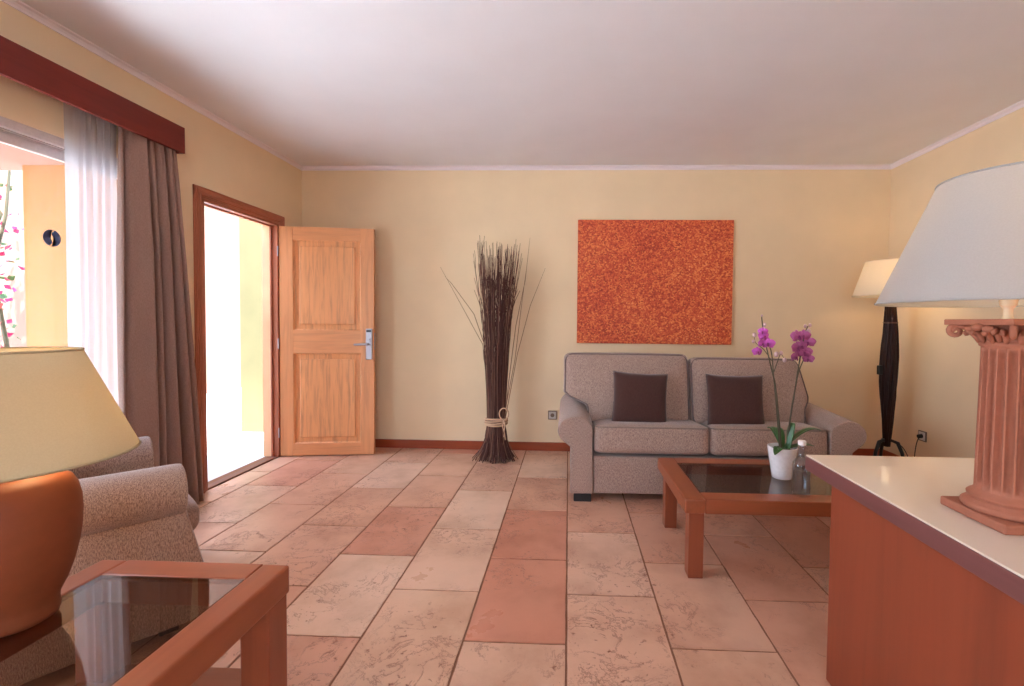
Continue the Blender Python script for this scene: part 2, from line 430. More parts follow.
# floor: stone tiles 0.40 x 0.62 m in a half running bond, grout between
TX0, TW, TL = .004, .40, .619
def tile_floor():
    bm = new_bm(); lay = bm.loops.layers.float_color.new('tile')
    red = srgb(194, 129, 105); lights = [srgb(214, 174, 148), srgb(217, 181, 156), srgb(210, 168, 141), srgb(208, 163, 136), srgb(219, 184, 158)]
    r = random.Random(5)
    g = .0035
    # (column, row) -> how red the tile is
    forced = {(-1, 0): 1, (-1, -1): .95, (-1, 1): .45, (-1, 2): .1, (-1, -2): .1, (-3, 0): .85, (-3, -1): .05, (-3, 1): .25, (-2, 0): .1, (-2, -1): 0, (-2, 1): .1, (-2, 2): .15,
              (-4, 1): .2, (-4, 0): .5, (-4, -1): .6, (-5, 0): .35, (-5, 1): .3, (-6, 0): .5, (-3, -2): .55, (0, 0): .25, (0, -1): .2, (0, 1): .3, (0, 2): .0, (1, 0): .45, (1, -1): .3, (1, 1): .5,
              (2, 0): .65, (2, 1): .6, (2, -1): .5, (3, 0): .8, (3, -1): .6, (3, 1): .7, (4, 0): .6, (-1, 3): .0}
    for k in range(-8, 9):
        x0 = TX0+TW*k; x1 = x0+TW
        if x1 < XL or x0 > XR: continue
        base = (2.66 if k % 2 == 0 else 2.955) - .008*k*0
        for j in range(-9, 5):
            y0 = base+(j-1)*TL; y1 = y0+TL
            if y1 < YF or y0 > YB: continue
            X0, X1, Y0, Y1 = max(x0, XL)+g, min(x1, XR)-g, max(y0, YF)+g, min(y1, YB)-g
            if X1-X0 < .01 or Y1-Y0 < .01: continue
            # key of a tile: column and row counted from the one nearest y = 2.3 - 2.9
            f = forced.get((k, j), r.choice([0, 0, .1, .2, .35, .5, .7]))
            L = r.choice(lights); col = tuple(L[i]*(1-f)+red[i]*f for i in range(3))+(1,)
            # wavy, slightly worn edges
            n = 14; ring = []
            def edge(ax, ay, bx, by):
                for s in range(n):
                    q = s/n; jx = r.uniform(-1, 1)*.0011; jy = r.uniform(-1, 1)*.0011
                    ring.append((ax+(bx-ax)*q+jx, ay+(by-ay)*q+jy))
            edge(X0, Y0, X1, Y0); edge(X1, Y0, X1, Y1); edge(X1, Y1, X0, Y1); edge(X0, Y1, X0, Y0)
            cx, cy = (X0+X1)/2, (Y0+Y1)/2
            top = [bm.verts.new((cx+(x-cx)*.9925, cy+(y-cy)*.995, 0)) for x, y in ring]
            low = [bm.verts.new((x, y, -.006)) for x, y in ring]
            fs = [bm.faces.new(top)]
            m_ = len(ring)
            for q in range(m_): fs.append(bm.faces.new((low[q], low[(q+1) % m_], top[(q+1) % m_], top[q])))
            for fc in fs:
                for lp in fc.loops: lp[lay] = col
    o = struct('floor', bm, 'tile')
    bm = new_bm(); box(bm, XL-T, YF-T, -.12, XR+T, YB+T, -.003); g_ = struct('grout', bm, 'grout', parent=o)
tile_floor()

# baseboards
def baseboard(name, x0, y0, x1, y1):
    bm = new_bm(); box(bm, x0, y0, 0, x1, y1, .082); struct(name, bm, 'baseboard', bevel=.004)
baseboard('baseboard_back', XL, YB-.014, XR-.015, YB)
baseboard('baseboard_right', XR-.014, YF, XR, YB)
baseboard('baseboard_left', XL, DY1+.075, XL+.014, YB-.015)

# ------------------------------------------------------------------ door
def door():
    # casing (moulded frame on the wall) and lining of the opening
    bm = new_bm()
    w_, steps = .074, [(0, .074, .010), (.006, .066, .016), (.020, .052, .022), (.034, .044, .027)]
    for a, b, d in steps:
        o0, o1 = DY0-w_+a, DY0-w_+b                   # left jamb board, across the wall
        box(bm, XL, o0, 0, XL+d, o1, DZ+w_-a)
        box(bm, XL, DY1+w_-b, 0, XL+d, DY1+w_-a, DZ+w_-a)
    casing = struct('trim_4', bm, 'casing', bevel=.002)
    bm = new_bm()
    for a, b, d in steps:
        box(bm, XL, DY0-w_+a, DZ+w_-b, XL+d+.0005, DY1+w_-a, DZ+w_-a)
    struct('head_casing', bm, 'casing_y', parent=casing, bevel=.002)
    bm = new_bm()
    box(bm, XL-.06, DY0, 0, XL+.004, DY0+.022, DZ); box(bm, XL-.06, DY1-.022, 0, XL+.004, DY1, DZ)
    box(bm, XL-.06, DY0, DZ-.022, XL+.004, DY1, DZ)
    box(bm, XL-.06, DY0+.022, 0, XL-.045, DY0+.034, DZ-.022); box(bm, XL-.06, DY1-.034, 0, XL-.045, DY1-.022, DZ-.022)
    box(bm, XL-.06, DY0+.022, DZ-.034, XL-.045, DY1-.022, DZ-.022)
    struct('door_lining', bm, 'casing', parent=casing, bevel=.0015)
    bm = new_bm(); box(bm, XL-T-.005, DY0+.001, 0.002, XL-.062, DY0+.012, DZ); box(bm, XL-T-.005, DY1-.012, 0.002, XL-.062, DY1-.001, DZ)
    box(bm, XL-T-.005, DY0+.001, DZ-.012, XL-.062, DY1-.001, DZ-.001)
    struct('outer_reveal', bm, 'peach', parent=casing)
    bm = new_bm(); box(bm, XL-.065, DY0+.022, -.002, XL-.004, DY1-.022, .010); struct('threshold', bm, 'threshold', parent=casing, bevel=.002)
    bm = new_bm(); box(bm, XL-.02, DY0+.018, 1.00, XL+.0, DY0+.0235, 1.09); struct('strike_plate', bm, 'chrome', parent=casing)
    # leaf, built along +x from the hinge, then turned; front face looks to -y
    d = bpy.data.objects.new('door_1', None); C.objects.link(d); d['kind'] = 'structure'
    d.location = (XL+.012, 3.972, 0); d.rotation_euler = (0, 0, math.atan2(4.088-3.972, -1.763+2.575))
    W, B, TH = .812, .008, .044; TOP = 2.062
    st, pz = .115, [(.118, .932), (1.142, 1.945)]      # stile width, panel heights
    bm = new_bm()
    box(bm, 0, 0, B, st, TH, TOP); box(bm, W-st, 0, B, W, TH, TOP)
    leaf = obj('leaf', bm, 'door', d, bevel=.0025)
    bm = new_bm(); box(bm, st, .0008, B, W-st, TH-.0008, pz[0][0]); box(bm, st, .0008, pz[0][1], W-st, TH-.0008, pz[1][0]); box(bm, st, .0008, pz[1][1], W-st, TH-.0008, TOP)
    obj('rail', bm, 'door_x', leaf, bevel=.0015)
    for (z0, z1) in pz:
        bm = new_bm()
        x0, x1 = st, W-st
        def fr(e, y): return [(x0+e, y, z0+e), (x1-e, y, z0+e), (x1-e, y, z1-e), (x0+e, y, z1-e)]
        loops = [fr(0, .004), fr(.010, .017), (fr(.052, .019)), fr(.052, .010), fr(.058, .006)]
        vs = [[bm.verts.new(p) for p in L] for L in loops]
        for a, b in zip(vs, vs[1:]):
            for k in range(4): bm.faces.new((a[k], a[(k+1) % 4], b[(k+1) % 4], b[k]))
        bm.faces.new(vs[-1])
        loops = [fr(0, TH-.004), fr(.010, TH-.014), fr(.052, TH-.014), fr(.058, TH-.006)]
        vs = [[bm.verts.new(p) for p in L] for L in loops]
        for a, b in zip(vs, vs[1:]):
            for k in range(4): bm.faces.new((a[k], a[(k+1) % 4], b[(k+1) % 4], b[k]))
        bm.faces.new(vs[-1])
        obj('raised_panel', bm, 'door_y', leaf)
    # electronic lock
    bm = new_bm(); box(bm, .745, -.020, .878, .800, 0, 1.160); lp = tag(obj('lock_plate', bm, 'chrome', d, bevel=.006, segs=3), 'brushed steel electronic lock plate')
    bm = new_bm(); box(bm, .752, -.024, 1.128, .793, -.018, 1.146); obj('card_slot', bm, 'black', lp)
    bm = new_bm(); tube(bm, [(.770, -.018, 1.055), (.770, -.046, 1.055)], .017, 16); obj('thumb_turn', bm, 'chrome', lp, smooth=False, auto=.6)
    bm = new_bm(); tube(bm, [(.772, -.018, 1.020), (.772, -.050, 1.020), (.768, -.058, 1.020), (.75, -.060, 1.020), (.655, -.056, 1.016)], [.010, .010, .011, .010, .009], 12)
    tag(obj('door_handle', bm, 'chrome', d, auto=.7), 'steel lever handle')
    bm = new_bm(); box(bm, W, .012, .97, W+.002, .034, 1.12); obj('latch_plate', bm, 'chrome', d)
    for z in (.22, 1.02, 1.84):
        bm = new_bm(); tube(bm, [(-.008, -.004, z-.045), (-.008, -.004, z+.045)], .006, 10); obj('hinge', bm, 'chrome', d, auto=.7)
door()

# ------------------------------------------------------------------ window with sliding glass
def window():
    wn = bpy.data.objects.new('window_1', None); C.objects.link(wn); wn['kind'] = 'structure'
    X = XL-.075
    bm = new_bm()
    def ring(x0, x1, y0, y1, z0, z1, t):
        box(bm, x0, y0, z0, x1, y0+t, z1); box(bm, x0, y1-t, z0, x1, y1, z1)
        box(bm, x0, y0+t, z1-t, x1, y1-t, z1); box(bm, x0, y0+t, z0, x1, y1-t, z0+t)
    ring(X-.045, XL-.004, WY0, WY1, 0, WZ, .045)
    obj('window_frame', bm, 'alu', wn, bevel=.003)
    bm = new_bm()
    for k in range(2): box(bm, XL-.030-.024*k, WY0+.045, WZ-.052, XL-.022-.024*k, WY1-.045, WZ-.0455)
    obj('slide_track', bm, 'alu', wn)
    mid = (WY0+WY1)/2
    for k, (y0, y1, x) in enumerate(((WY0+.045, mid+.03, X-.012), (mid-.03, WY1-.045, X+.018))):
        bm = new_bm(); ring(x-.012, x+.012, y0, y1, .046, WZ-.053, .05); s = obj('sash', bm, 'alu', wn, bevel=.002)
        bm = new_bm(); box(bm, x-.003, y0+.045, .09, x+.003, y1-.045, WZ-.10); obj('window_pane', bm, 'pane', s)
    # two comma shapes, the mark on the glass
    gx = X+.018+.0045; cy, cz, R = 2.245, 1.640, .043
    for sgn in (1, -1):
        bm = new_bm(); pts = []
        for i in range(15):
            a = PI/2+PI*i/14-.35
            pts.append((R*math.cos(a), R*math.sin(a)))
        inner = []
        for i in range(1, 14):
            q = i/14; a = -PI/2+PI*0
            # back along an S-curve that leaves a gap
            ang = -.35+PI/2
            ux, uy = math.cos(ang), math.sin(ang); nx, ny = -uy, ux
            s = -1+2*q; off = .42*math.sin(s*PI)+.24*(1-s*s)+.04
            inner.append((R*(ux*s)+R*nx*off, R*(uy*s)+R*ny*off))
        poly = pts+inner
        poly = [(sgn*u, sgn*v) for u, v in poly]
        A = [bm.verts.new((gx, cy+u*.95, cz+v)) for u, v in poly]; B = [bm.verts.new((gx+.0012, cy+u*.95, cz+v)) for u, v in poly]
        bm.faces.new(A); bm.faces.new(B[::-1]); n = len(poly)
        for k in range(n): bm.faces.new((A[k], A[(k+1) % n], B[(k+1) % n], B[k]))
        bmesh.ops.triangulate(bm, faces=[f for f in bm.faces if len(f.verts) > 4])
        tag(obj('glass_sticker', bm, 'decal', wn), 'navy comma-shaped mark on the glass')
window()

# unseen window behind the camera, added to give the room fill light
def fill_window():
    wn = bpy.data.objects.new('added_window', None); C.objects.link(wn); wn['kind'] = 'structure'
    bm = new_bm(); y0, y1 = YF-.09, YF-.03
    for x0, x1, z0, z1 in ((-.6, -.55, .9, 2.1), (.95, 1.0, .9, 2.1), (-.55, .95, .9, .95), (-.55, .95, 2.05, 2.1), (.17, .23, .95, 2.05)):
        box(bm, x0, y0, z0, x1, y1, z1)
    f = obj('window_frame', bm, 'alu', wn, bevel=.003)
fill_window()

# ------------------------------------------------------------------ outside
bm = new_bm(); box(bm, -16, -10, -.14, XL-T, 16, -.02); struct('terrace_ground', bm, 'terrace')
bm = new_bm(); box(bm, XL-T, -10, -.14, 12, YF-T, -.02); struct('rear_ground', bm, 'terrace')
bm = new_bm(); box(bm, -3.70, 2.98, -.02, XL-T, 3.08, 2.26); struct('wall_porch', bm, 'outer_orange')
bm = new_bm(); box(bm, -4.6, 2.10, 2.26, XL-T, 3.08, 2.42); struct('trim_5', bm, 'outer_pale')
bm = new_bm(); box(bm, -7.5, 4.0, -.02, -4.6, 4.15, 3.2); struct('wall_garden', bm, 'outer_pale')
bm = new_bm(); box(bm, -3.62, 4.9, -.02, XL-T, 5.1, 3.2); struct('wall_entry', bm, 'outer_yellow')
bm = new_bm(); box(bm, -6.2, 5, -.02, -6.0, 14, 7.0); struct('wall_lane', bm, 'outer_pale')

def bougainvillea():
    t = thing('bougainvillea', 'bougainvillea with magenta bracts climbing outside the window', 'plant', (-4.70, 3.34, -.02))
    r = random.Random(3)
    bm = new_bm()
    for k in range(5):
        x = r.uniform(-.1, .1); pts = [(x, 0, 0)]
        for i in range(1, 9): pts.append((x+r.uniform(-.14, .14)+.03*i, r.uniform(-.1, .1), i*.34))
        tube(bm, pts, [.022-.002*i for i in range(9)], 6)
    obj('stem', bm, 'stem', t, smooth=True)
    def scatter(n, sz):
        bm = new_bm()
        for _ in range(n):
            z = r.uniform(.15, 2.9)
            c = Vector((r.gauss(-.02, .13), r.gauss(0, .12), z))
            e = [Vector((r.uniform(-1, 1), r.uniform(-1, 1), r.uniform(-1, 1))).normalized() for _ in range(2)]
            a, b = e; b = (b-a*b.dot(a)).normalized()
            s = sz*r.uniform(.7, 1.3); nn = a.cross(b)*s*.12
            vs = [bm.verts.new(c+p) for p in (a*s, b*s*.6+nn, -a*s*.8, -b*s*.6+nn)]
            bm.faces.new(vs)
        return bm
    tag(obj('bracts', scatter(1600, .032), 'bougain', t), 'magenta bracts', kind='stuff')
    tag(obj('bracts', scatter(1000, .031), 'bougain2', t), 'red bracts', kind='stuff')
    tag(obj('leaves', scatter(700, .034), 'greenleaf', t), kind='stuff')
bougainvillea()

# ------------------------------------------------------------------ pelmet and curtains
bm = new_bm()
py0, py1, px1 = -.75, 2.812, -2.42
box(bm, px1-.02, py0, 2.270, px1, py1, 2.430); box(bm, XL, py1-.02, 2.270, px1-.02, py1, 2.430); box(bm, XL, py0, 2.41, px1-.02, py1-.02, 2.430)
pel = tag(obj('curtain_pelmet', bm, 'valance', bevel=.0015), 'dark mahogany curtain pelmet board above the window', 'pelmet')
bm = new_bm(); box(bm, XL+.045, py0+.02, 2.385, XL+.085, py1-.03, 2.409); tag(obj('curtain_track', bm, 'cap', pel), 'white curtain track')

def drape_bm(y0t, y1t, y0b, y1b, x, amp_t, amp_b, folds, z0, z1, seed, zs=40, ys=220, th=0, pinch=None):
    r = random.Random(seed); bm = new_bm(); ph = [r.uniform(0, 6.28) for _ in range(6)]; grid = []
    for j in range(zs+1):
        q = j/zs; z = z1+(z0-z1)*q; row = []
        e = q**.7
        a = y0t+(y0b-y0t)*e; b = y1t+(y1b-y1t)*e; amp = amp_t+(amp_b-amp_t)*min(1, q*3)
        for i in range(ys+1):
            s = i/ys
            # uneven fold widths
            f = s*folds+.35*math.sin(2*PI*s+ph[0])+.22*math.sin(4*PI*s+ph[1])
            wv = math.sin(2*PI*f); wv = math.copysign(abs(wv)**.75, wv)
            k = 1+.35*math.sin(5*s*PI+ph[2])+.2*math.sin(q*3+ph[3]+s*4)
            top = math.exp(-((q)/.035)**2)
            xx = x+amp*wv*k+.006*math.sin(2*PI*f*3+ph[4])*math.exp(-q*6)
            yy = a+(b-a)*s+.012*math.sin(q*4+s*9+ph[5])*q
            row.append(bm.verts.new((xx, yy, z)))
        grid.append(row)
    for a, b in zip(grid, grid[1:]):
        for i in range(ys): bm.faces.new((a[i], a[i+1], b[i+1], b[i]))
    return bm
o = obj('drape', drape_bm(2.462, 2.788, 2.445, 2.965, -2.480, .020, .040, 5.2, .012, 2.385, 4), 'drape', smooth=True)
sol = o.modifiers.new('thick', 'SOLIDIFY'); sol.thickness = .004
tag(o, 'heavy taupe brown drape gathered at the end of the pelmet beside the door', 'curtain')
o = obj('sheer_curtain', drape_bm(2.240, 2.52, 2.222, 2.50, -2.560, .008, .013, 4.6, .02, 2.385, 9), 'sheer', smooth=True)
tag(o, 'sheer white voile curtain hanging against the window left of the brown drape', 'curtain')

# ------------------------------------------------------------------ upholstery
def roll_profile(cx, cz, rx, rz, xin, xout, zb, side):
    """section of a rolled arm: inner side straight, roll on top leaning outward; side -1: outer is at -x"""
    pts = []
    n = 28
    # inner foot, up the inner side, round the roll, back under it, down the outer post
    pts.append((xin, zb))
    a0, a1 = -.25, PI+.95
    for i in range(n+1):
        a = a0+(a1-a0)*i/n
        pts.append((cx+side*-1*rx*math.cos(a), cz+rz*math.sin(a)))
    pts.append((xout, cz-rz*1.15)); pts.append((xout, zb))
    return pts
def arm_mesh(x_in, x_post, cx, cz, rx, rz, y0, y1, zb, rise, side):
    prof = roll_profile(cx, cz, rx, rz, x_in, x_post, zb, side)
    bm = new_bm(); cut = [(y0+.012, .985, -.006), (y0, .93, -.004)]
    ys = [(y0, .955), (y0+.004, .98), (y0+.016, 1.0)]+[(y0+.016+(y1-.03-y0)*k/8, 1.0) for k in range(1, 9)]+[(y1, .97)]
    mx = sum(p[0] for p in prof)/len(prof); mz = sum(p[1] for p in prof)/len(prof)
    rings = []
    for y, s in ys:
        q = (y-y0)/(y1-y0); rz_ = rise*q
        ring = []
        for (u, v) in prof:
            lift = rz_*max(0, min(1, (v-zb)/(cz+rz-zb)))
            uu = mx+(u-mx)*s; vv = mz+(v-mz)*(s if v > zb+.02 else 1)+lift
            ring.append(bm.verts.new((uu, y, vv)))
        rings.append(ring)
    n = len(prof)
    for a, b in zip(rings, rings[1:]):
        for k in range(n): bm.faces.new((a[k], a[(k+1) % n], b[(k+1) % n], b[k]))
    bm.faces.new(rings[0]); bm.faces.new(rings[-1][::-1])
    return bm
def rounded_loop(hx, hz, r, n=6):
    L = []
    for (sx_, sz_, a0) in ((1, 1, 0), (-1, 1, PI/2), (-1, -1, PI), (1, -1, 3*PI/2)):
        for i in range(n+1):
            a = a0+PI/2*i/n; L.append((sx_*(hx-r)+r*math.cos(a), sz_*(hz-r)+r*math.sin(a)))
    return L

def sofa():
    t = thing('sofa', 'two-seat grey-beige fabric sofa with rolled arms under the red painting', 'sofa', (.97, 3.105, 0))
    # local: x from -1.04 to 1.04, y 0 .. .93
    XI = .79
    bm = new_bm(); box(bm, -XI, .012, .06, XI, .90, .318); obj('base', bm, 'sofa', t, bevel=.012)
    bm = new_bm(); prism(bm, [(.66, .30), (.62, .60), (.70, .90), (.74, .925), (.90, .91), (.93, .87), (.93, .06), (.66, .06)], 'X', -.86, .86); obj('back_frame', bm, 'sofa', t, bevel=.02, segs=3)
    for s in (-1, 1):
        bm = arm_mesh(s*XI, s*(XI+.155), s*(XI+.125), .490, .122, .100, 0, .88, .06, .045, s)
        obj('armrest', bm, 'sofa', t, bevel=.006, segs=3, auto=.7)
    for s in (-1, 1):
        for y in (.03, .84):
            bm = new_bm(); box(bm, s*.862-.060, y-.02, 0, s*.862+.060, y+.04, .062); obj('foot', bm, 'foot', t, bevel=.004)
    # seat cushions
    for s in (-1, 1):
        wx = XI-.006
        def shp(p, u):
            if p.z > 0: p.z += .016*max(0, 1-abs(p.y/.35)**3)*(1-abs(p.x/(wx/2))**4)
            return p
        bm = cushion_bm(wx, .70, .195, .035, (0, .016, .0), shp)
        o = obj('seat_cushion', bm, 'sofa', t, smooth=True); o.location = (s*(wx/2+.003), .345, .408); o.rotation_euler = (-.085, 0, 0)
        bm = new_bm(); L = rounded_loop(wx/2-.010, .352, .04)
        tube(bm, [(u, v, .0955-.010+(.016*(1-abs(u/(wx/2))**4)*max(0, 1-abs(v/.35)**3))) for u, v in L], .0055, 8, closed=True); obj('piping', bm, 'piping_light', o, smooth=True)
    # back cushions, T-shaped over the arms, leaning back; the seam between them sits left of the middle
    for s, xa, xb, hz, zc in ((-1, -1.005, -.060, .535, .728), (1, -.055, .835, .515, .713)):
        wx = xb-xa; xc = (xa+xb)/2
        def shp(p, u, s=s, hz=hz, wx=wx, amt=(.18 if s < 0 else .05)):
            # narrow the low outer corner so the ear sits above the arm
            q = (p.x*s+wx/2)/wx; zz = (p.z+hz/2)/hz
            if q > .5:
                k = (q-.5)/.5; f = max(0, min(1, (.44-zz)/.20)); p.x -= s*k*amt*(f*f*(3-2*f))
            if s > 0 and q > .5: p.x -= (q-.5)/.5*.085*max(0, min(1, (zz-.30)/.7))
            return p
        bm = cushion_bm(wx, .20, hz, .045, (.0, .050, .008), shp, n=18)
        o = obj('back_cushion', bm, 'sofa', t, smooth=True); o.location = (xc, .415, zc); o.rotation_euler = (-.20, 0, 0)
        L = rounded_loop(wx/2-.013, hz/2-.013, .06, 8)
        # denser loop so the piping follows the notch over the arm
        P = []
        for (u0, v0), (u1, v1) in zip(L, L[1:]+L[:1]):
            m_ = max(1, int(math.hypot(u1-u0, v1-v0)/.03))
            P += [(u0+(u1-u0)*i/m_, v0+(v1-v0)*i/m_) for i in range(m_)]
        bm = new_bm(); tube(bm, [shp(Vector((u, -.089, v)), None) for u, v in P], .0058, 8, closed=True); obj('piping', bm, 'piping', o, smooth=True)
    return t
sofa()

def throw_pillow(name, loc, rot, label, grp, wx, wz, seed):
    r = random.Random(seed)
    bm = bmesh.new(); n = 26; top = {}; bot = {}
    for i in range(n+1):
        for j in range(n+1):
            u, v = -1+2*i/n, -1+2*j/n
            # pinched sides, pointed corners
            k = 1-.055*(1-v*v)*abs(u)**3; l = 1-.055*(1-u*u)*abs(v)**3
            x = u*wx/2*k; z = v*wz/2*l
            th = .068*((1-u**4)*(1-v**4))**.55+.004*math.sin(5*u+seed)*math.cos(4*v)*(1-u*u)*(1-v*v)
            top[i, j] = bm.verts.new((x, -th, z))
            bot[i, j] = top[i, j] if (i in (0, n) or j in (0, n)) else bm.verts.new((x, th, z))
    for i in range(n):
        for j in range(n):
            bm.faces.new((top[i, j], top[i+1, j], top[i+1, j+1], top[i, j+1]))
            q = [bot[i, j], bot[i, j+1], bot[i+1, j+1], bot[i+1, j]]
            try: bm.faces.new(q)
            except ValueError: pass
    o = obj(name, bm, 'pillow', smooth=True); o.location = loc; o.rotation_euler = rot
    tag(o, label, 'cushion', grp); return o
throw_pillow('throw_pillow', (.520, 3.300, .688), (-.20, .045, .0), 'dark brown square cushion on the left half of the sofa', 'brown cushions on the sofa', .40, .385, 1)
throw_pillow('throw_pillow', (1.196, 3.290, .681), (-.20, .01, .0), 'dark brown square cushion on the right half of the sofa, behind the orchid', 'brown cushions on the sofa', .41, .39, 2)

def armchair():
    # faces +y locally; turned so that it faces away from the window corner
    d = Vector((.614, .79)).normalized(); rz = math.atan2(-d.x, d.y)
    mid = Vector((-1.788, 1.945))
    t = thing('armchair', 'grey-beige fabric armchair with rolled arms in front of the window behind the side table', 'armchair', (mid.x, mid.y, 0), rz)
    XI = .235
    # local y: front at 0, back at -.72
    def flip(bm):
        for v in bm.verts: v.co.y = -v.co.y
        return bm
    bm = new_bm(); box(bm, -XI, -.70, .06, XI, .035, .33); obj('base', bm, 'sofa', t, bevel=.012)
    bm = new_bm(); prism(bm, [(-.52, .30), (-.49, .55), (-.54, .74), (-.57, .76), (-.66, .75), (-.69, .72), (-.69, .06), (-.52, .06)], 'X', -.30, .30); obj('back_frame', bm, 'sofa', t, bevel=.02, segs=3)
    for s in (-1, 1):
        bm = flip(arm_mesh(s*XI, s*(XI+.160), s*(XI+.085), .560, .098, .100, 0, .72, .06, .02, s))
        for v in bm.verts:
            if v.co.y > -.2 and v.co.z < .46: v.co.y += (.46-v.co.z)*.24; v.co.x += s*(.46-v.co.z)*.05*(1 if abs(v.co.x) > XI+.03 else 0)
        obj('armrest', bm, 'sofa', t, bevel=.006, segs=3, auto=.7)
    for s in (-1, 1):
        for y in (-.05, -.62):
            bm = new_bm(); box(bm, s*.30-.035, y-.03, 0, s*.30+.035, y+.03, .062); obj('foot', bm, 'foot', t, bevel=.004)
    bm = cushion_bm(.46, .58, .15, .055, (0, .02, .02)); o = obj('seat_cushion', bm, 'sofa', t, smooth=True); o.location = (0, -.215, .385)
    bm = cushion_bm(.46, .16, .34, .06, (0, .035, .01)); o = obj('back_cushion', bm, 'sofa', t, smooth=True); o.location = (0, -.44, .63); o.rotation_euler = (.16, 0, 0)
armchair()

# ------------------------------------------------------------------ glass-topped wooden tables
def glass_table(name, label, x0, y0, x1, y1, zt, leg, rail_w, rail_h, shelf=None, inset=.006):
    t = thing(name, label, 'table', ((x0+x1)/2, (y0+y1)/2, 0)); cx, cy = (x0+x1)/2, (y0+y1)/2
    hx, hy = (x1-x0)/2, (y1-y0)/2; z0 = zt-rail_h
    for s in (-1, 1):   # long rails run along x, between the short ones
        bm = new_bm(); ya, yb = sorted((s*hy, s*(hy-rail_w))); box(bm, -hx+rail_w, ya, z0, hx-rail_w, yb, zt); obj('rail', bm, 'tablewood', t, bevel=.004)
        bm = new_bm(); xa, xb = sorted((s*hx, s*(hx-rail_w))); box(bm, xa, -hy, z0, xb, hy, zt); obj('rail', bm, 'tablewood_y', t, bevel=.008, segs=3)
    for sx_ in (-1, 1):
        for sy_ in (-1, 1):
            bm = new_bm(); xa, xb = sorted((sx_*(hx-inset), sx_*(hx-inset-leg))); ya, yb = sorted((sy_*(hy-inset), sy_*(hy-inset-leg)))
            box(bm, xa, ya, 0, xb, yb, z0); obj('leg', bm, 'tablewood_z', t, bevel=.004)
    bm = new_bm(); e = rail_w+.001; box(bm, -hx+e, -hy+e, zt-.010, hx-e, hy-e, zt-.002); obj('glass_top', bm, 'tableglass', t)
    bm = new_bm(); q = rail_w
    for a, b, c, d_ in ((-hx+q, -hy+q, hx-q, -hy+q+.012), (-hx+q, hy-q-.012, hx-q, hy-q), (-hx+q, -hy+q+.012, -hx+q+.012, hy-q-.012), (hx-q-.012, -hy+q+.012, hx-q, hy-q-.012)):
        box(bm, a, b, zt-.024, c, d_, zt-.0105)
    obj('glass_ledge', bm, 'tablewood', t)
    if shelf:
        bm = new_bm(); box(bm, -hx+.012, -hy+.012+0*leg, shelf-.02, hx-.012, hy-.012, shelf)
        # notch the corners around the legs
        bm.free(); bm = new_bm(); k = leg+.008
        poly = [(-hx+k, -hy+.02), (hx-k, -hy+.02), (hx-k, -hy+k), (hx-.02, -hy+k), (hx-.02, hy-k), (hx-k, hy-k), (hx-k, hy-.02), (-hx+k, hy-.02), (-hx+k, hy-k), (-hx+.02, hy-k), (-hx+.02, -hy+k), (-hx+k, -hy+k)]
        prism(bm, poly, 'Z', shelf-.022, shelf); obj('shelf', bm, 'tablewood', t, bevel=.002)
    return t
glass_table('coffee_table', 'low cherry wood coffee table with smoked glass top in front of the sofa', .563, 2.170, 1.84, 2.842, .40, .072, .098, .070, inset=.030)
glass_table('side_table', 'cherry wood side table with glass top and lower shelf in the near left corner', -1.418, .745, -.832, 1.325, .50, .085, .082, .085, .19)

# ------------------------------------------------------------------ desk
def desk():
    t = thing('desk', 'long cream-topped desk with reddish wood side panel at the right', 'desk', (1.25, .9, 0))
    bm = new_bm(); box(bm, -.338, -1.1, 0, .40, .692, .697); obj('cabinet', bm, 'desk', t, bevel=.003)
    bm = new_bm(); box(bm, -.360, -1.15, .697, .50, .826, .747); obj('edge_band', bm, 'deskedge', t, bevel=.002)
    bm = new_bm(); box(bm, -.3585, -1.149, .7472, .499, .8245, .7525); tag(obj('desktop', bm, 'desktop', t, bevel=.0015), 'glossy cream top')
desk()

# ------------------------------------------------------------------ lamps
def point(name, parent, loc, power, size=.03, col=(1, .64, .30)):
    l = bpy.data.lights.new(name, 'POINT'); l.energy = power; l.color = col; l.shadow_soft_size = size
    o = bpy.data.objects.new(name, l); C.objects.link(o); o.location = loc; o.parent = parent
def shade(parent, z0, z1, r0, r1, mat, fit=.5):
    bm = new_bm()
    lathe(bm, [(r0, z0), (r0+(r1-r0)*.5, (z0+z1)/2), (r1, z1)], 72, cap=False)
    s = obj('lamp_shade', bm, mat, parent, smooth=True)
    bm = new_bm()
    bm.free()
    for r, z in ((r0, z0), (r1, z1)):
        bm = new_bm(); tube(bm, [(r*math.cos(2*PI*k/72), r*math.sin(2*PI*k/72), z) for k in range(72)], .0028, 6, closed=True)
        obj('rim', bm, mat, s, smooth=True)
    bm = new_bm(); zf = z1-.015; rf = r1*.985
    for k in range(3):
        a = 2*PI*k/3+.4; tube(bm, [(0.012*math.cos(a), .012*math.sin(a), zf), (rf*math.cos(a), rf*math.sin(a), zf)], .0016, 6)
    tube(bm, [(.016*math.cos(2*PI*k/16), .016*math.sin(2*PI*k/16), zf) for k in range(16)], .003, 6, closed=True)
    obj('spider', bm, 'chrome', s, smooth=True)
    return s
def bulb(parent, z, mat='bulb'):
    bm = new_bm(); lathe(bm, [(.010, z), (.013, z+.012), (.024, z+.035), (.030, z+.058), (.026, z+.078), (.012, z+.090), (.001, z+.093)], 20); obj('bulb', bm, mat, parent, smooth=True)

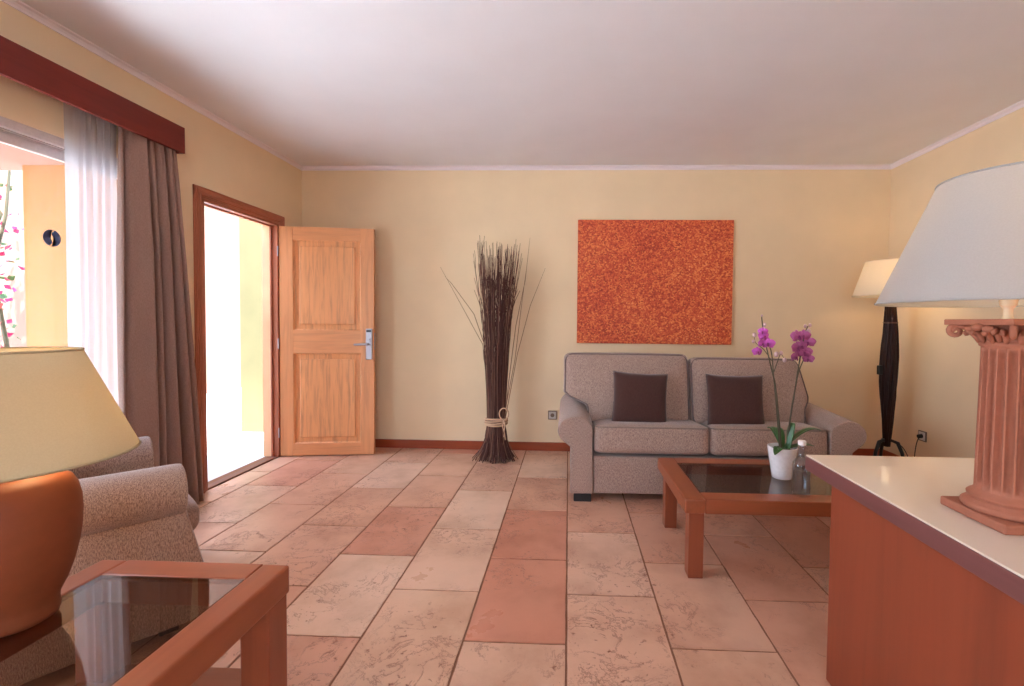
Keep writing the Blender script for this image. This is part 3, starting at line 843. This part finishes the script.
def vase_lamp():
    t = thing('table_lamp', 'round terracotta lamp with cream tapered shade on the left side table', 'lamp', (-1.335, 1.035, .5))
    z = 0
    prof = [(.066, 0), (.076, .006), (.080, .018), (.078, .036), (.079, .050), (.094, .085), (.106, .125), (.115, .170), (.1205, .215), (.122, .250), (.1205, .285), (.115, .315), (.104, .338), (.085, .350), (.045, .354), (.02, .355)]
    bm = new_bm(); lathe(bm, prof, 72); obj('vase_base', bm, 'terracotta', t, smooth=True)
    bm = new_bm(); lathe(bm, [(.018, .352), (.018, .372), (.022, .374), (.022, .42), (.014, .425)], 24); obj('lamp_holder', bm, 'ivory', t, auto=.6)
    bm = new_bm(); tube(bm, [(0, 0, .42), (0, 0, .645)], .003, 6); obj('harp', bm, 'chrome', t)
    shade(t, .400, .658, .232, .127, 'shade')
    bulb(t, .425); point('lamp_light', t, (0, .04, .47), 3.0)
vase_lamp()

def column_lamp():
    t = thing('column_lamp', 'pink terracotta fluted column lamp with large white shade on the desk', 'lamp', (1.112, 1.176, .7525))
    b = .094
    bm = new_bm(); box(bm, -b, -b, 0, b, b, .024); obj('plinth', bm, 'column', t, bevel=.005)
    bm = new_bm(); lathe(bm, [(.088, .024), (.092, .029), (.092, .036), (.086, .041), (.078, .044), (.076, .050), (.080, .053), (.081, .058), (.077, .062), (.070, .066), (.066, .074)], 60); obj('base_moulding', bm, 'column', t, auto=.9)
    nfl = 20
    def rf(a, z):
        q = (a*nfl/(2*PI)) % 1; d = abs(q-.5)*2       # groove centre at d=0
        g = max(0, 1-(d/.72)**2)**.8
        e = max(0, min(1, (z-.078)/.012, (.432-z)/.012))
        return 1-.20*math.sqrt(g)*e if g > 0 else 1
    zs = [.070, .078, .084, .092]+[.092+(.418-.092)*k/8 for k in range(1, 9)]+[.426, .432, .438]
    bm = new_bm(); lathe(bm, [(.0665-.004*(z-.07)/.37, z) for z in zs], nfl*12, rfun=rf); obj('fluted_shaft', bm, 'column', t, auto=1.0)
    bm = new_bm(); lathe(bm, [(.062, .434), (.0665, .437), (.0675, .442), (.0665, .446), (.063, .449), (.064, .462), (.072, .480), (.080, .492), (.06, .493)], 60); obj('capital', bm, 'column', t, auto=.9)
    # acanthus leaves and corner scrolls
    for k in range(8):
        a = 2*PI*k/8+PI/8; R = Matrix.Rotation(a, 3, 'Z')
        bm = new_bm(); ctr = [(.064, .448), (.069, .460), (.077, .472), (.087, .478), (.092, .472), (.088, .466)]
        for du, w_ in ((-.013, .6), (0, 1), (.013, .6)):
            pts = [R @ Vector((r_, du*(1+.5*i/5), z_-abs(du)*.25)) for i, (r_, z_) in enumerate(ctr)]
            tube(bm, pts, [.0045, .0065, .007, .0068, .0062, .004], 8)
        obj('acanthus_leaf', bm, 'column', t, smooth=True)
    for k in range(4):
        a = PI/2*k+PI/4; R = Matrix.Rotation(a, 3, 'Z')
        bm = new_bm(); pts = [R @ Vector((.070, 0, .468)), R @ Vector((.088, 0, .482))]
        for i in range(22):
            th = PI*.62-i*.42; rr = .0165*(1-i/26)
            pts.append(R @ Vector((.112+rr*math.cos(th), 0, .473+rr*math.sin(th))))
        tube(bm, pts, [.006, .008]+[.0075*(1-i/60) for i in range(22)], 10); obj('corner_scroll', bm, 'column', t, smooth=True)
    for k in range(4):
        a = PI/2*k; R = Matrix.Rotation(a, 3, 'Z')
        bm = new_bm(); blob(bm, R @ Vector((.090, 0, .484)), .014, .014, .010, 6); 
        for s in (-1, 1): blob(bm, R @ Vector((.088, s*.024, .480)), .011, .013, .009, 6)
        obj('rosette', bm, 'column', t, smooth=True)
    bm = new_bm(); c = .097; pts = []
    for k in range(4):
        a = PI/2*k+PI/4
        for i in range(8):
            q = i/8; p0 = Vector((c*math.sqrt(2)*math.cos(a), c*math.sqrt(2)*math.sin(a))); p1 = Vector((c*math.sqrt(2)*math.cos(a+PI/2), c*math.sqrt(2)*math.sin(a+PI/2)))
            p = p0.lerp(p1, q); m = (p0+p1).normalized(); p -= m*.007*math.sin(PI*q); pts.append((p.x, p.y))
    prism(bm, pts, 'Z', .489, .504); obj('abacus', bm, 'column', t, bevel=.002)
    nx, ny = -.016, .004
    h = bpy.data.objects.new('lamp_fitting', None)
    bm = new_bm(); lathe(bm, [(.012, .504), (.0115, .508), (.0095, .512), (.0095, .530), (.012, .534), (.016, .538), (.018, .552), (.018, .600), (.012, .604)], 28, nx, ny); obj('lamp_holder', bm, 'ivory', t, auto=.6)
    bm = new_bm(); tube(bm, [(nx, ny, .60), (nx, ny, .845)], .003, 6); obj('harp', bm, 'chrome', t)
    s = shade(t, .545, .852, .272, .147, 'shade_white'); s.location = (nx, ny, 0)
    bm = new_bm(); z = .604; lathe(bm, [(.010, z), (.013, z+.012), (.024, z+.035), (.030, z+.058), (.026, z+.078), (.012, z+.090), (.001, z+.093)], 20, nx, ny); obj('bulb', bm, 'bulb', t, smooth=True)
    point('lamp_light', t, (.03, .02, .66), 2.4)
column_lamp()

def floor_lamp():
    t = thing('floor_lamp', 'floor lamp of dark bundled sticks with white shade in the back right corner', 'lamp', (2.645, 3.85, 0))
    r = random.Random(21)
    # spindle of sticks: pinched at the foot, widest at z .9
    def rad(z): 
        K = [(.24, .020), (.45, .036), (.70, .055), (.90, .060), (1.1, .052), (1.36, .036), (1.42, .034)]
        for (a, b), (c, d_) in zip(K, K[1:]):
            if z <= c: return b+(d_-b)*(z-a)/(c-a)
        return K[-1][1]
    for k in range(22):
        a0 = 2*PI*k/22; tw = r.uniform(.0, .6); bm = new_bm(); pts = []
        z1 = 1.40
        for i in range(12):
            z = .235+(z1-.235)*i/11; R_ = rad(z)*(.92+.1*math.sin(i+k)); a = a0+tw*(z-.24)+.1*math.sin(k*3+i*.7)
            pts.append((R_*math.cos(a), R_*math.sin(a), z))
        tube(bm, pts, [.0045+.0045*rad(p[2])/.06 for p in pts], 7); obj('stick', bm, 'lampstick', t, smooth=True)
    bm = new_bm(); lathe(bm, [(rad(z)*.86, z) for z in [.24+1.16*i/14 for i in range(15)]], 20); obj('core', bm, 'lampstick', t, smooth=True)
    bm = new_bm()
    for z in (1.255, 1.262): tube(bm, [((rad(z)+.009)*math.cos(2*PI*i/24), (rad(z)+.009)*math.sin(2*PI*i/24), z) for i in range(24)], .0018, 6, closed=True)
    tube(bm, [(-.045, -.01, 1.26), (-.068, -.012, 1.262)], .0018, 6); obj('binding_wire', bm, 'twig_light', t, smooth=True)
    # curved metal feet
    for k, a in enumerate((PI+.25, PI+.25+2.1, PI+.25-2.1)):
        ca, sa = math.cos(a), math.sin(a); bm = new_bm()
        pts = [(0, 0, .255), (.03*ca, .03*sa, .290), (.075*ca, .075*sa, .275), (.105*ca, .105*sa, .20), (.125*ca, .125*sa, .10), (.15*ca, .15*sa, .010)]
        tube(bm, pts, [.010, .013, .015, .014, .012, .010], 10); obj('foot', bm, 'black', t, smooth=True)
    bm = new_bm(); box(bm, -.092, -.02, .83, -.060, .012, .905); obj('cord_switch', bm, 'black', t, bevel=.004)
    bm = new_bm(); tube(bm, [(0, 0, 1.40), (0, 0, 1.78)], .006, 8); lathe(bm, [(.014, 1.42), (.020, 1.43), (.020, 1.50), (.012, 1.51)], 20); obj('lamp_holder', bm, 'ivory', t, auto=.6)
    shade(t, 1.478, 1.760, .272, .185, 'shade_cream')
    bulb(t, 1.51); point('lamp_light', t, (0.03, -.02, 1.61), 2.4)
    # cord: loops over to the outlet on the right wall
    bm = new_bm(); pts = [(0, 0, .262), (.04, -.01, .275), (.10, -.03, .245), (.135, -.06, .16), (.145, -.10, .05), (.16, -.10, .006), (.19, -.06, .006), (.205, -.03, .05), (.215, -.02, .18), (.235, -.01, .27), (.268, 0.008, .315), (.292, .014, .322)]
    # smooth it
    P = [Vector(p) for p in pts]; out = []
    for i in range(len(P)-1):
        p0, p1, p2, p3 = P[max(i-1, 0)], P[i], P[i+1], P[min(i+2, len(P)-1)]
        for q in range(5):
            u = q/5; out.append(.5*((2*p1)+(-p0+p2)*u+(2*p0-5*p1+4*p2-p3)*u*u+(-p0+3*p1-3*p2+p3)*u**3))
    out.append(P[-1]); tube(bm, [tuple(p) for p in out], .0035, 6); c = obj('cord', bm, 'black', t, smooth=True)
    bm = new_bm(); tube(bm, [(.262, .012, .318), (.290, .014, .322)], .017, 16); obj('plug', bm, 'black', c, auto=.6)
floor_lamp()

# ------------------------------------------------------------------ outlets
def outlet(label, loc, rz, group=None):
    t = thing('wall_outlet', label, 'outlet', loc, rz, 'wall outlets')
    bm = new_bm(); box(bm, -.042, -.010, -.042, .042, 0, .042); obj('frame', bm, 'outletdark', t, bevel=.002)
    bm = new_bm(); box(bm, -.034, -.012, -.034, .034, -.002, .034); f = obj('plate', bm, 'socket', t, bevel=.002)
    bm = new_bm(); tube(bm, [(0, -.0122, 0), (0, -.0128, 0)], .019, 20); obj('socket_well', bm, 'outletdark', t)
outlet('square wall outlet low on the back wall beside the left arm of the sofa', (-.146, YB, .345), 0)
outlet('square wall outlet with a black plug on the right wall by the floor lamp', (XR, 3.864, .322), -PI/2)

# ------------------------------------------------------------------ painting
bm = new_bm(); n = 1
box(bm, .078, YB-.034, 1.040, 1.520, YB-.001, 2.197)
tag(obj('painting', bm, 'canvas', bevel=.002), 'large unframed canvas mottled in red and orange on the back wall', 'painting')

# ------------------------------------------------------------------ twig bundle
def twig_bundle():
    t = thing('twig_bundle', 'tall bundle of dark twigs tied with rope standing by the back wall', 'decoration', (-.640, 4.045, 0))
    r = random.Random(8)
    def twig(a, rr, bmx, hgt, spread, thick, bend=0, flare=1.0):
        ca, sa = math.cos(a), math.sin(a); pts = []; rad = []
        foot = .165*rr*flare+.01; waist = .078*rr; 
        keys = [(0.004, foot), (.10, foot*.66+.004), (.21, waist*1.22), (.32, waist), (.42, waist*1.03), (.85, waist*1.25), (1.3, waist*1.25+.35*spread*rr), (hgt, waist*1.3+spread*rr)]
        jit = [r.uniform(-.008, .008) for _ in range(16)]
        for i, (z, q) in enumerate(keys):
            env = 0 if .2 < z < .45 else 1
            pts.append((q*ca+jit[i]*env, max(-.28, min(.285, q*sa*(.8)))+jit[i+8]*env, z))
        # smooth interpolation
        P = [Vector(p) for p in pts]; out = []
        for i in range(len(P)-1):
            p0, p1, p2, p3 = P[max(i-1, 0)], P[i], P[i+1], P[min(i+2, len(P)-1)]
            for q in range(3):
                u = q/3; out.append(.5*((2*p1)+(-p0+p2)*u+(2*p0-5*p1+4*p2-p3)*u*u+(-p0+3*p1-3*p2+p3)*u**3))
        out.append(P[-1]); m_ = len(out)
        out = [Vector((p.x, min(p.y, .285), max(p.z, .004))) for p in out]
        tube(bmx, out, [thick*(1-.64*i/(m_-1)) for i in range(m_)], 5)
        # a few side shoots near the top
        if thick > .003 and hgt > 1.5:
            for s in range(3):
                b = out[int(m_*r.uniform(.68, .92))]; dv = Vector((r.uniform(-.035, .035), r.uniform(-.02, .02), r.uniform(.10, .2)))
                e = b+dv
                if e.y < .28: tube(bmx, [b, b+dv*.5+Vector((r.uniform(-.006, .006), 0, 0)), e], [.0022, .0019, .0012], 4)
    core = new_bm()
    for k in range(110): twig(r.uniform(0, 2*PI), math.sqrt(r.uniform(.0, .72)), core, r.uniform(1.55, 1.93), .085, .0042)
    tag(obj('inner_twigs', core, 'twig', t, smooth=True), kind='stuff')
    for k in range(84):
        a = 2*PI*k/84+r.uniform(-.05, .05); bm = new_bm()
        twig(a, r.uniform(.88, 1.06), bm, r.uniform(1.5, 1.99), r.uniform(.06, .125), r.uniform(.0034, .0050), flare=r.uniform(.62, 1.25))
        obj('twig', bm, 'twig' if r.random() < .70 else 'twig_light', t, smooth=True)
    # stray long twigs
    strays = [[(-.075, -.02, .30), (-.085, -.03, .7), (-.12, -.03, 1.03), (-.27, -.03, 1.30), (-.50, -.03, 1.71)],
              [(-.075, -.03, .30), (-.09, -.05, 1.0), (-.20, -.03, 1.30), (-.40, -.04, 1.57), (-.45, -.04, 1.62)],
              [(.075, -.02, .32), (.12, -.04, .56), (.19, -.04, .95), (.30, -.03, 1.38), (.43, -.03, 1.71)],
              [(.07, -.04, .32), (.10, -.05, .52), (.17, -.05, .9), (.22, -.04, 1.35), (.26, -.03, 1.68)],
              [(.07, .02, .32), (.11, 0, .7), (.17, 0, 1.2), (.25, 0, 1.6), (.29, 0, 1.98)]]
    for P in strays:
        bm = new_bm(); tube(bm, P, [.0038, .0036, .003, .0024, .0013], 5); obj('stray_twig', bm, 'twig_light', t, smooth=True)
    bm = new_bm()
    for i in range(4):
        z = .325+.013*i; pts = [((.096+.002*(i % 2))*math.cos(2*PI*k/30), (.084)*math.sin(2*PI*k/30), z+.010*math.sin(2*PI*k/30+i)) for k in range(30)]
        tube(bm, pts, .0085, 7, closed=True)
    # loop and ends of the bow on the right
    lp = [(.075+.045*(1-math.cos(q))*.9, -.078, .37+.06*math.sin(q)+.045) for q in [i*2*PI/18 for i in range(19)]]
    lp = [(.080+.040*math.sin(2*PI*i/20), -.082+.004*math.cos(2*PI*i/20), .425+.052*(-math.cos(2*PI*i/20))) for i in range(21)]
    tube(bm, lp, .0062, 7)
    tube(bm, [(.082, -.084, .37), (.092, -.092, .33), (.085, -.094, .27), (.098, -.098, .20)], .0050, 7)
    tube(bm, [(.080, -.084, .36), (.070, -.092, .32), (.088, -.098, .26), (.082, -.10, .225)], .0050, 7)
    blob(bm, (.082, -.084, .350), .014, .012, .016, 6)
    tag(obj('rope_tie', bm, 'rope', t, smooth=True), 'beige rope tied in a bow')
twig_bundle()

# ------------------------------------------------------------------ orchid
def orchid():
    t = thing('potted_orchid', 'pink orchid in a white pot on the coffee table', 'plant', (1.176, 2.520, .3985))
    r = random.Random(14)
    prof = [(.046, 0), (.050, .003), (.054, .03), (.064, .09), (.071, .135), (.0745, .160), (.0745, .172), (.069, .172), (.067, .150), (.01, .148)]
    bm = new_bm(); lathe(bm, prof, 48); p = tag(obj('pot', bm, 'pot', t, auto=1.0), 'white ceramic pot')
    bm = new_bm(); 
    for _ in range(60):
        a = r.uniform(0, 6.28); q = .060*math.sqrt(r.random()); blob(bm, (q*math.cos(a), q*math.sin(a), .148+r.uniform(-.002, .006)), r.uniform(.006, .011), r.uniform(.005, .009), .005, 4)
    obj('bark_chips', bm, 'bark', t, smooth=True)
    def leaf(base, ang, length, rise, droop, wid):
        bm = new_bm(); n = 14; rows = []
        ca, sa = math.cos(ang), math.sin(ang)
        for i in range(n+1):
            q = i/n; d = length*q; z = base[2]+rise*math.sin(q*PI*.55)-droop*q*q
            wv = wid*(math.sin(PI*min(1, (q*.88+.10)))**.7)
            if i == n: wv = .002
            c = Vector((base[0]+ca*d, base[1]+sa*d, z)); s = Vector((-sa, ca, 0))
            row = []
            for k in (-1, -.5, 0, .5, 1): row.append(bm.verts.new(c+s*wv*k+Vector((0, 0, .22*wv*abs(k)))))
            rows.append(row)
        for a, b in zip(rows, rows[1:]):
            for k in range(4): bm.faces.new((a[k], a[k+1], b[k+1], b[k]))
        o = obj('leaf', bm, 'leaf', t, smooth=True); m = o.modifiers.new('thick', 'SOLIDIFY'); m.thickness = .003
    leaf((.0, 0, .155), -.10, .195, .135, .02, .024)
    leaf((.0, -.01, .155), -.25, .15, .045, .01, .024)
    leaf((0, -.01, .158), PI+.75, .105, .035, .045, .026)
    leaf((0, 0, .155), 1.4, .10, .10, .0, .022)
    leaf((0.01, .01, .155), 1.9, .12, .12, .03, .022)
    # a short leaf that stands almost upright between the stems
    leaf((.022, -.02, .16), .6, .045, .14, 0, .020)
    def stem(pts, r0=.005, r1=.0028):
        P = [Vector(p) for p in pts]; out = []
        for i in range(len(P)-1):
            p0, p1, p2, p3 = P[max(i-1, 0)], P[i], P[i+1], P[min(i+2, len(P)-1)]
            for q in range(5):
                u = q/5; out.append(.5*((2*p1)+(-p0+p2)*u+(2*p0-5*p1+4*p2-p3)*u*u+(-p0+3*p1-3*p2+p3)*u**3))
        out.append(P[-1]); bm = new_bm(); m_ = len(out)
        tube(bm, out, [r0+(r1-r0)*i/(m_-1) for i in range(m_)], 7); obj('flower_stem', bm, 'stem', t, smooth=True)
    # px positions were measured on the plane y = 2.432: x = 1.152 + local x
    stem([(-.005, 0, .15), (-.020, 0, .30), (-.045, 0, .50), (-.075, 0, .62), (-.100, 0, .72), (-.118, 0, .80), (-.128, 0, .88)])
    stem([(-.010, .01, .15), (-.028, .01, .34), (-.050, .01, .54), (-.066, .01, .68), (-.095, .0, .745)], .0035)
    stem([(-.066, .01, .64), (-.110, .005, .70), (-.155, 0, .735), (-.165, 0, .775)], .0025, .0015)
    stem([(-.055, 0, .58), (-.030, 0, .66), (-.020, 0, .68), (-.005, 0, .655)], .0025, .0012)
    stem([(.022, 0, .15), (.040, 0, .34), (.065, 0, .52), (.080, 0, .64), (.095, 0, .74), (.108, 0, .80), (.12, 0, .83)])
    stem([(.030, .01, .15), (.045, .012, .34), (.078, .01, .56), (.112, .01, .66), (.125, 0, .70)], .0035)
    def flower(c, yaw, pitch, s, mat):
        bm = new_bm(); R = Matrix.Rotation(yaw, 3, 'Z') @ Matrix.Rotation(pitch, 3, 'X')
        def petal(ang, L, W):
            rows = []
            for i in range(8):
                q = i/7; wv = W*math.sin(PI*min(1, q*.86+.12))**.8; d = L*q
                row = []
                for k in (-1, 0, 1):
                    u = d*math.cos(ang)-wv*k*math.sin(ang); v = d*math.sin(ang)+wv*k*math.cos(ang)
                    row.append(bm.verts.new(Vector(c)+R @ Vector((u, -.25*L*q*(1-q)+.10*wv*abs(k)+.006*q, v))))
                rows.append(row)
            for a, b in zip(rows, rows[1:]):
                for k in range(2): bm.faces.new((a[k], a[k+1], b[k+1], b[k]))
        for a in (PI/2, PI/2+2.25, PI/2-2.25): petal(a, s*.92, s*.34)
        for a in (.15, PI-.15): petal(a, s*1.05, s*.60)
        o = obj('flower', bm, mat, t, smooth=True); m = o.modifiers.new('thick', 'SOLIDIFY'); m.thickness = .0012
        bm = new_bm(); blob(bm, Vector(c)+R @ Vector((0, -.008, -.004)), s*.16, s*.22, s*.20, 6); blob(bm, Vector(c)+R @ Vector((0, -.014, -.012)), s*.12, s*.16, s*.22, 5)
        obj('lip', bm, 'lip', o, smooth=True)
    for (x, z, yw, pt, s) in [(-.118, .775, .3, .1, .034), (-.095, .735, -.4, -.1, .036), (-.130, .735, .7, .1, .028), (-.125, .80, -.5, 0, .026), (-.150, .690, .2, 0, .030)]:
        flower((x, -.012, z), yw, pt, s, 'petal')
    for (x, z, yw, pt, s) in [(.062, .775, .3, -.2, .042), (.092, .780, -.4, 0, .036), (.118, .745, -.7, .1, .036), (.060, .715, .5, .1, .038), (.100, .690, -.3, .1, .040), (.052, .665, .6, .2, .034), (.120, .655, -.6, 0, .030), (.084, .725, 0, .0, .034)]:
        flower((x, -.012, z), yw, pt, s, 'petal2')
    for (x, z, s) in [(-.165, .78, .011), (-.170, .745, .009), (-.02, .682, .010), (-.045, .675, .013), (0, .645, .011), (-.112, .835, .010), (-.128, .885, .006), (.122, .80, .014), (.130, .835, .009), (.105, .83, .009)]:
        bm = new_bm(); blob(bm, (x, -.002, z), s, s*.9, s*1.25, 6); obj('bud', bm, 'bud', t, smooth=True)
orchid()

# ------------------------------------------------------------------ bottle
def bottle():
    t = thing('glass_bottle', 'small clear glass water bottle with white cap on the coffee table', 'bottle', (1.150, 2.262, .398))
    R = .042
    prof = [(.012, .0), (R-.006, .0), (R-.001, .005), (R, .012), (R, .150), (R-.003, .163), (R-.012, .176), (.020, .186), (.0145, .198), (.0135, .236), (.0155, .240), (.0155, .250), (.012, .252)]
    inner = [(.010, .250), (.0105, .20), (.016, .187), (R-.015, .173), (R-.0065, .160), (R-.004, .148), (R-.004, .018), (R-.010, .012), (.001, .012)]
    bm = new_bm(); lathe(bm, prof+inner, 48, cap=False); b = obj('bottle_body', bm, 'bottleglass', t, smooth=True)
    bm = new_bm(); lathe(bm, [(.001, .0125), (R-.0105, .0125), (R-.0046, .0185), (R-.0046, .128), (.001, .128)], 40); obj('water', bm, 'water', t, smooth=False, auto=.8)
    bm = new_bm(); lathe(bm, [(.018, .250), (.0185, .253), (.0185, .268), (.016, .271), (.001, .271)], 30); tag(obj('cap', bm, 'cap', t, auto=.8), 'white cap')
bottle()
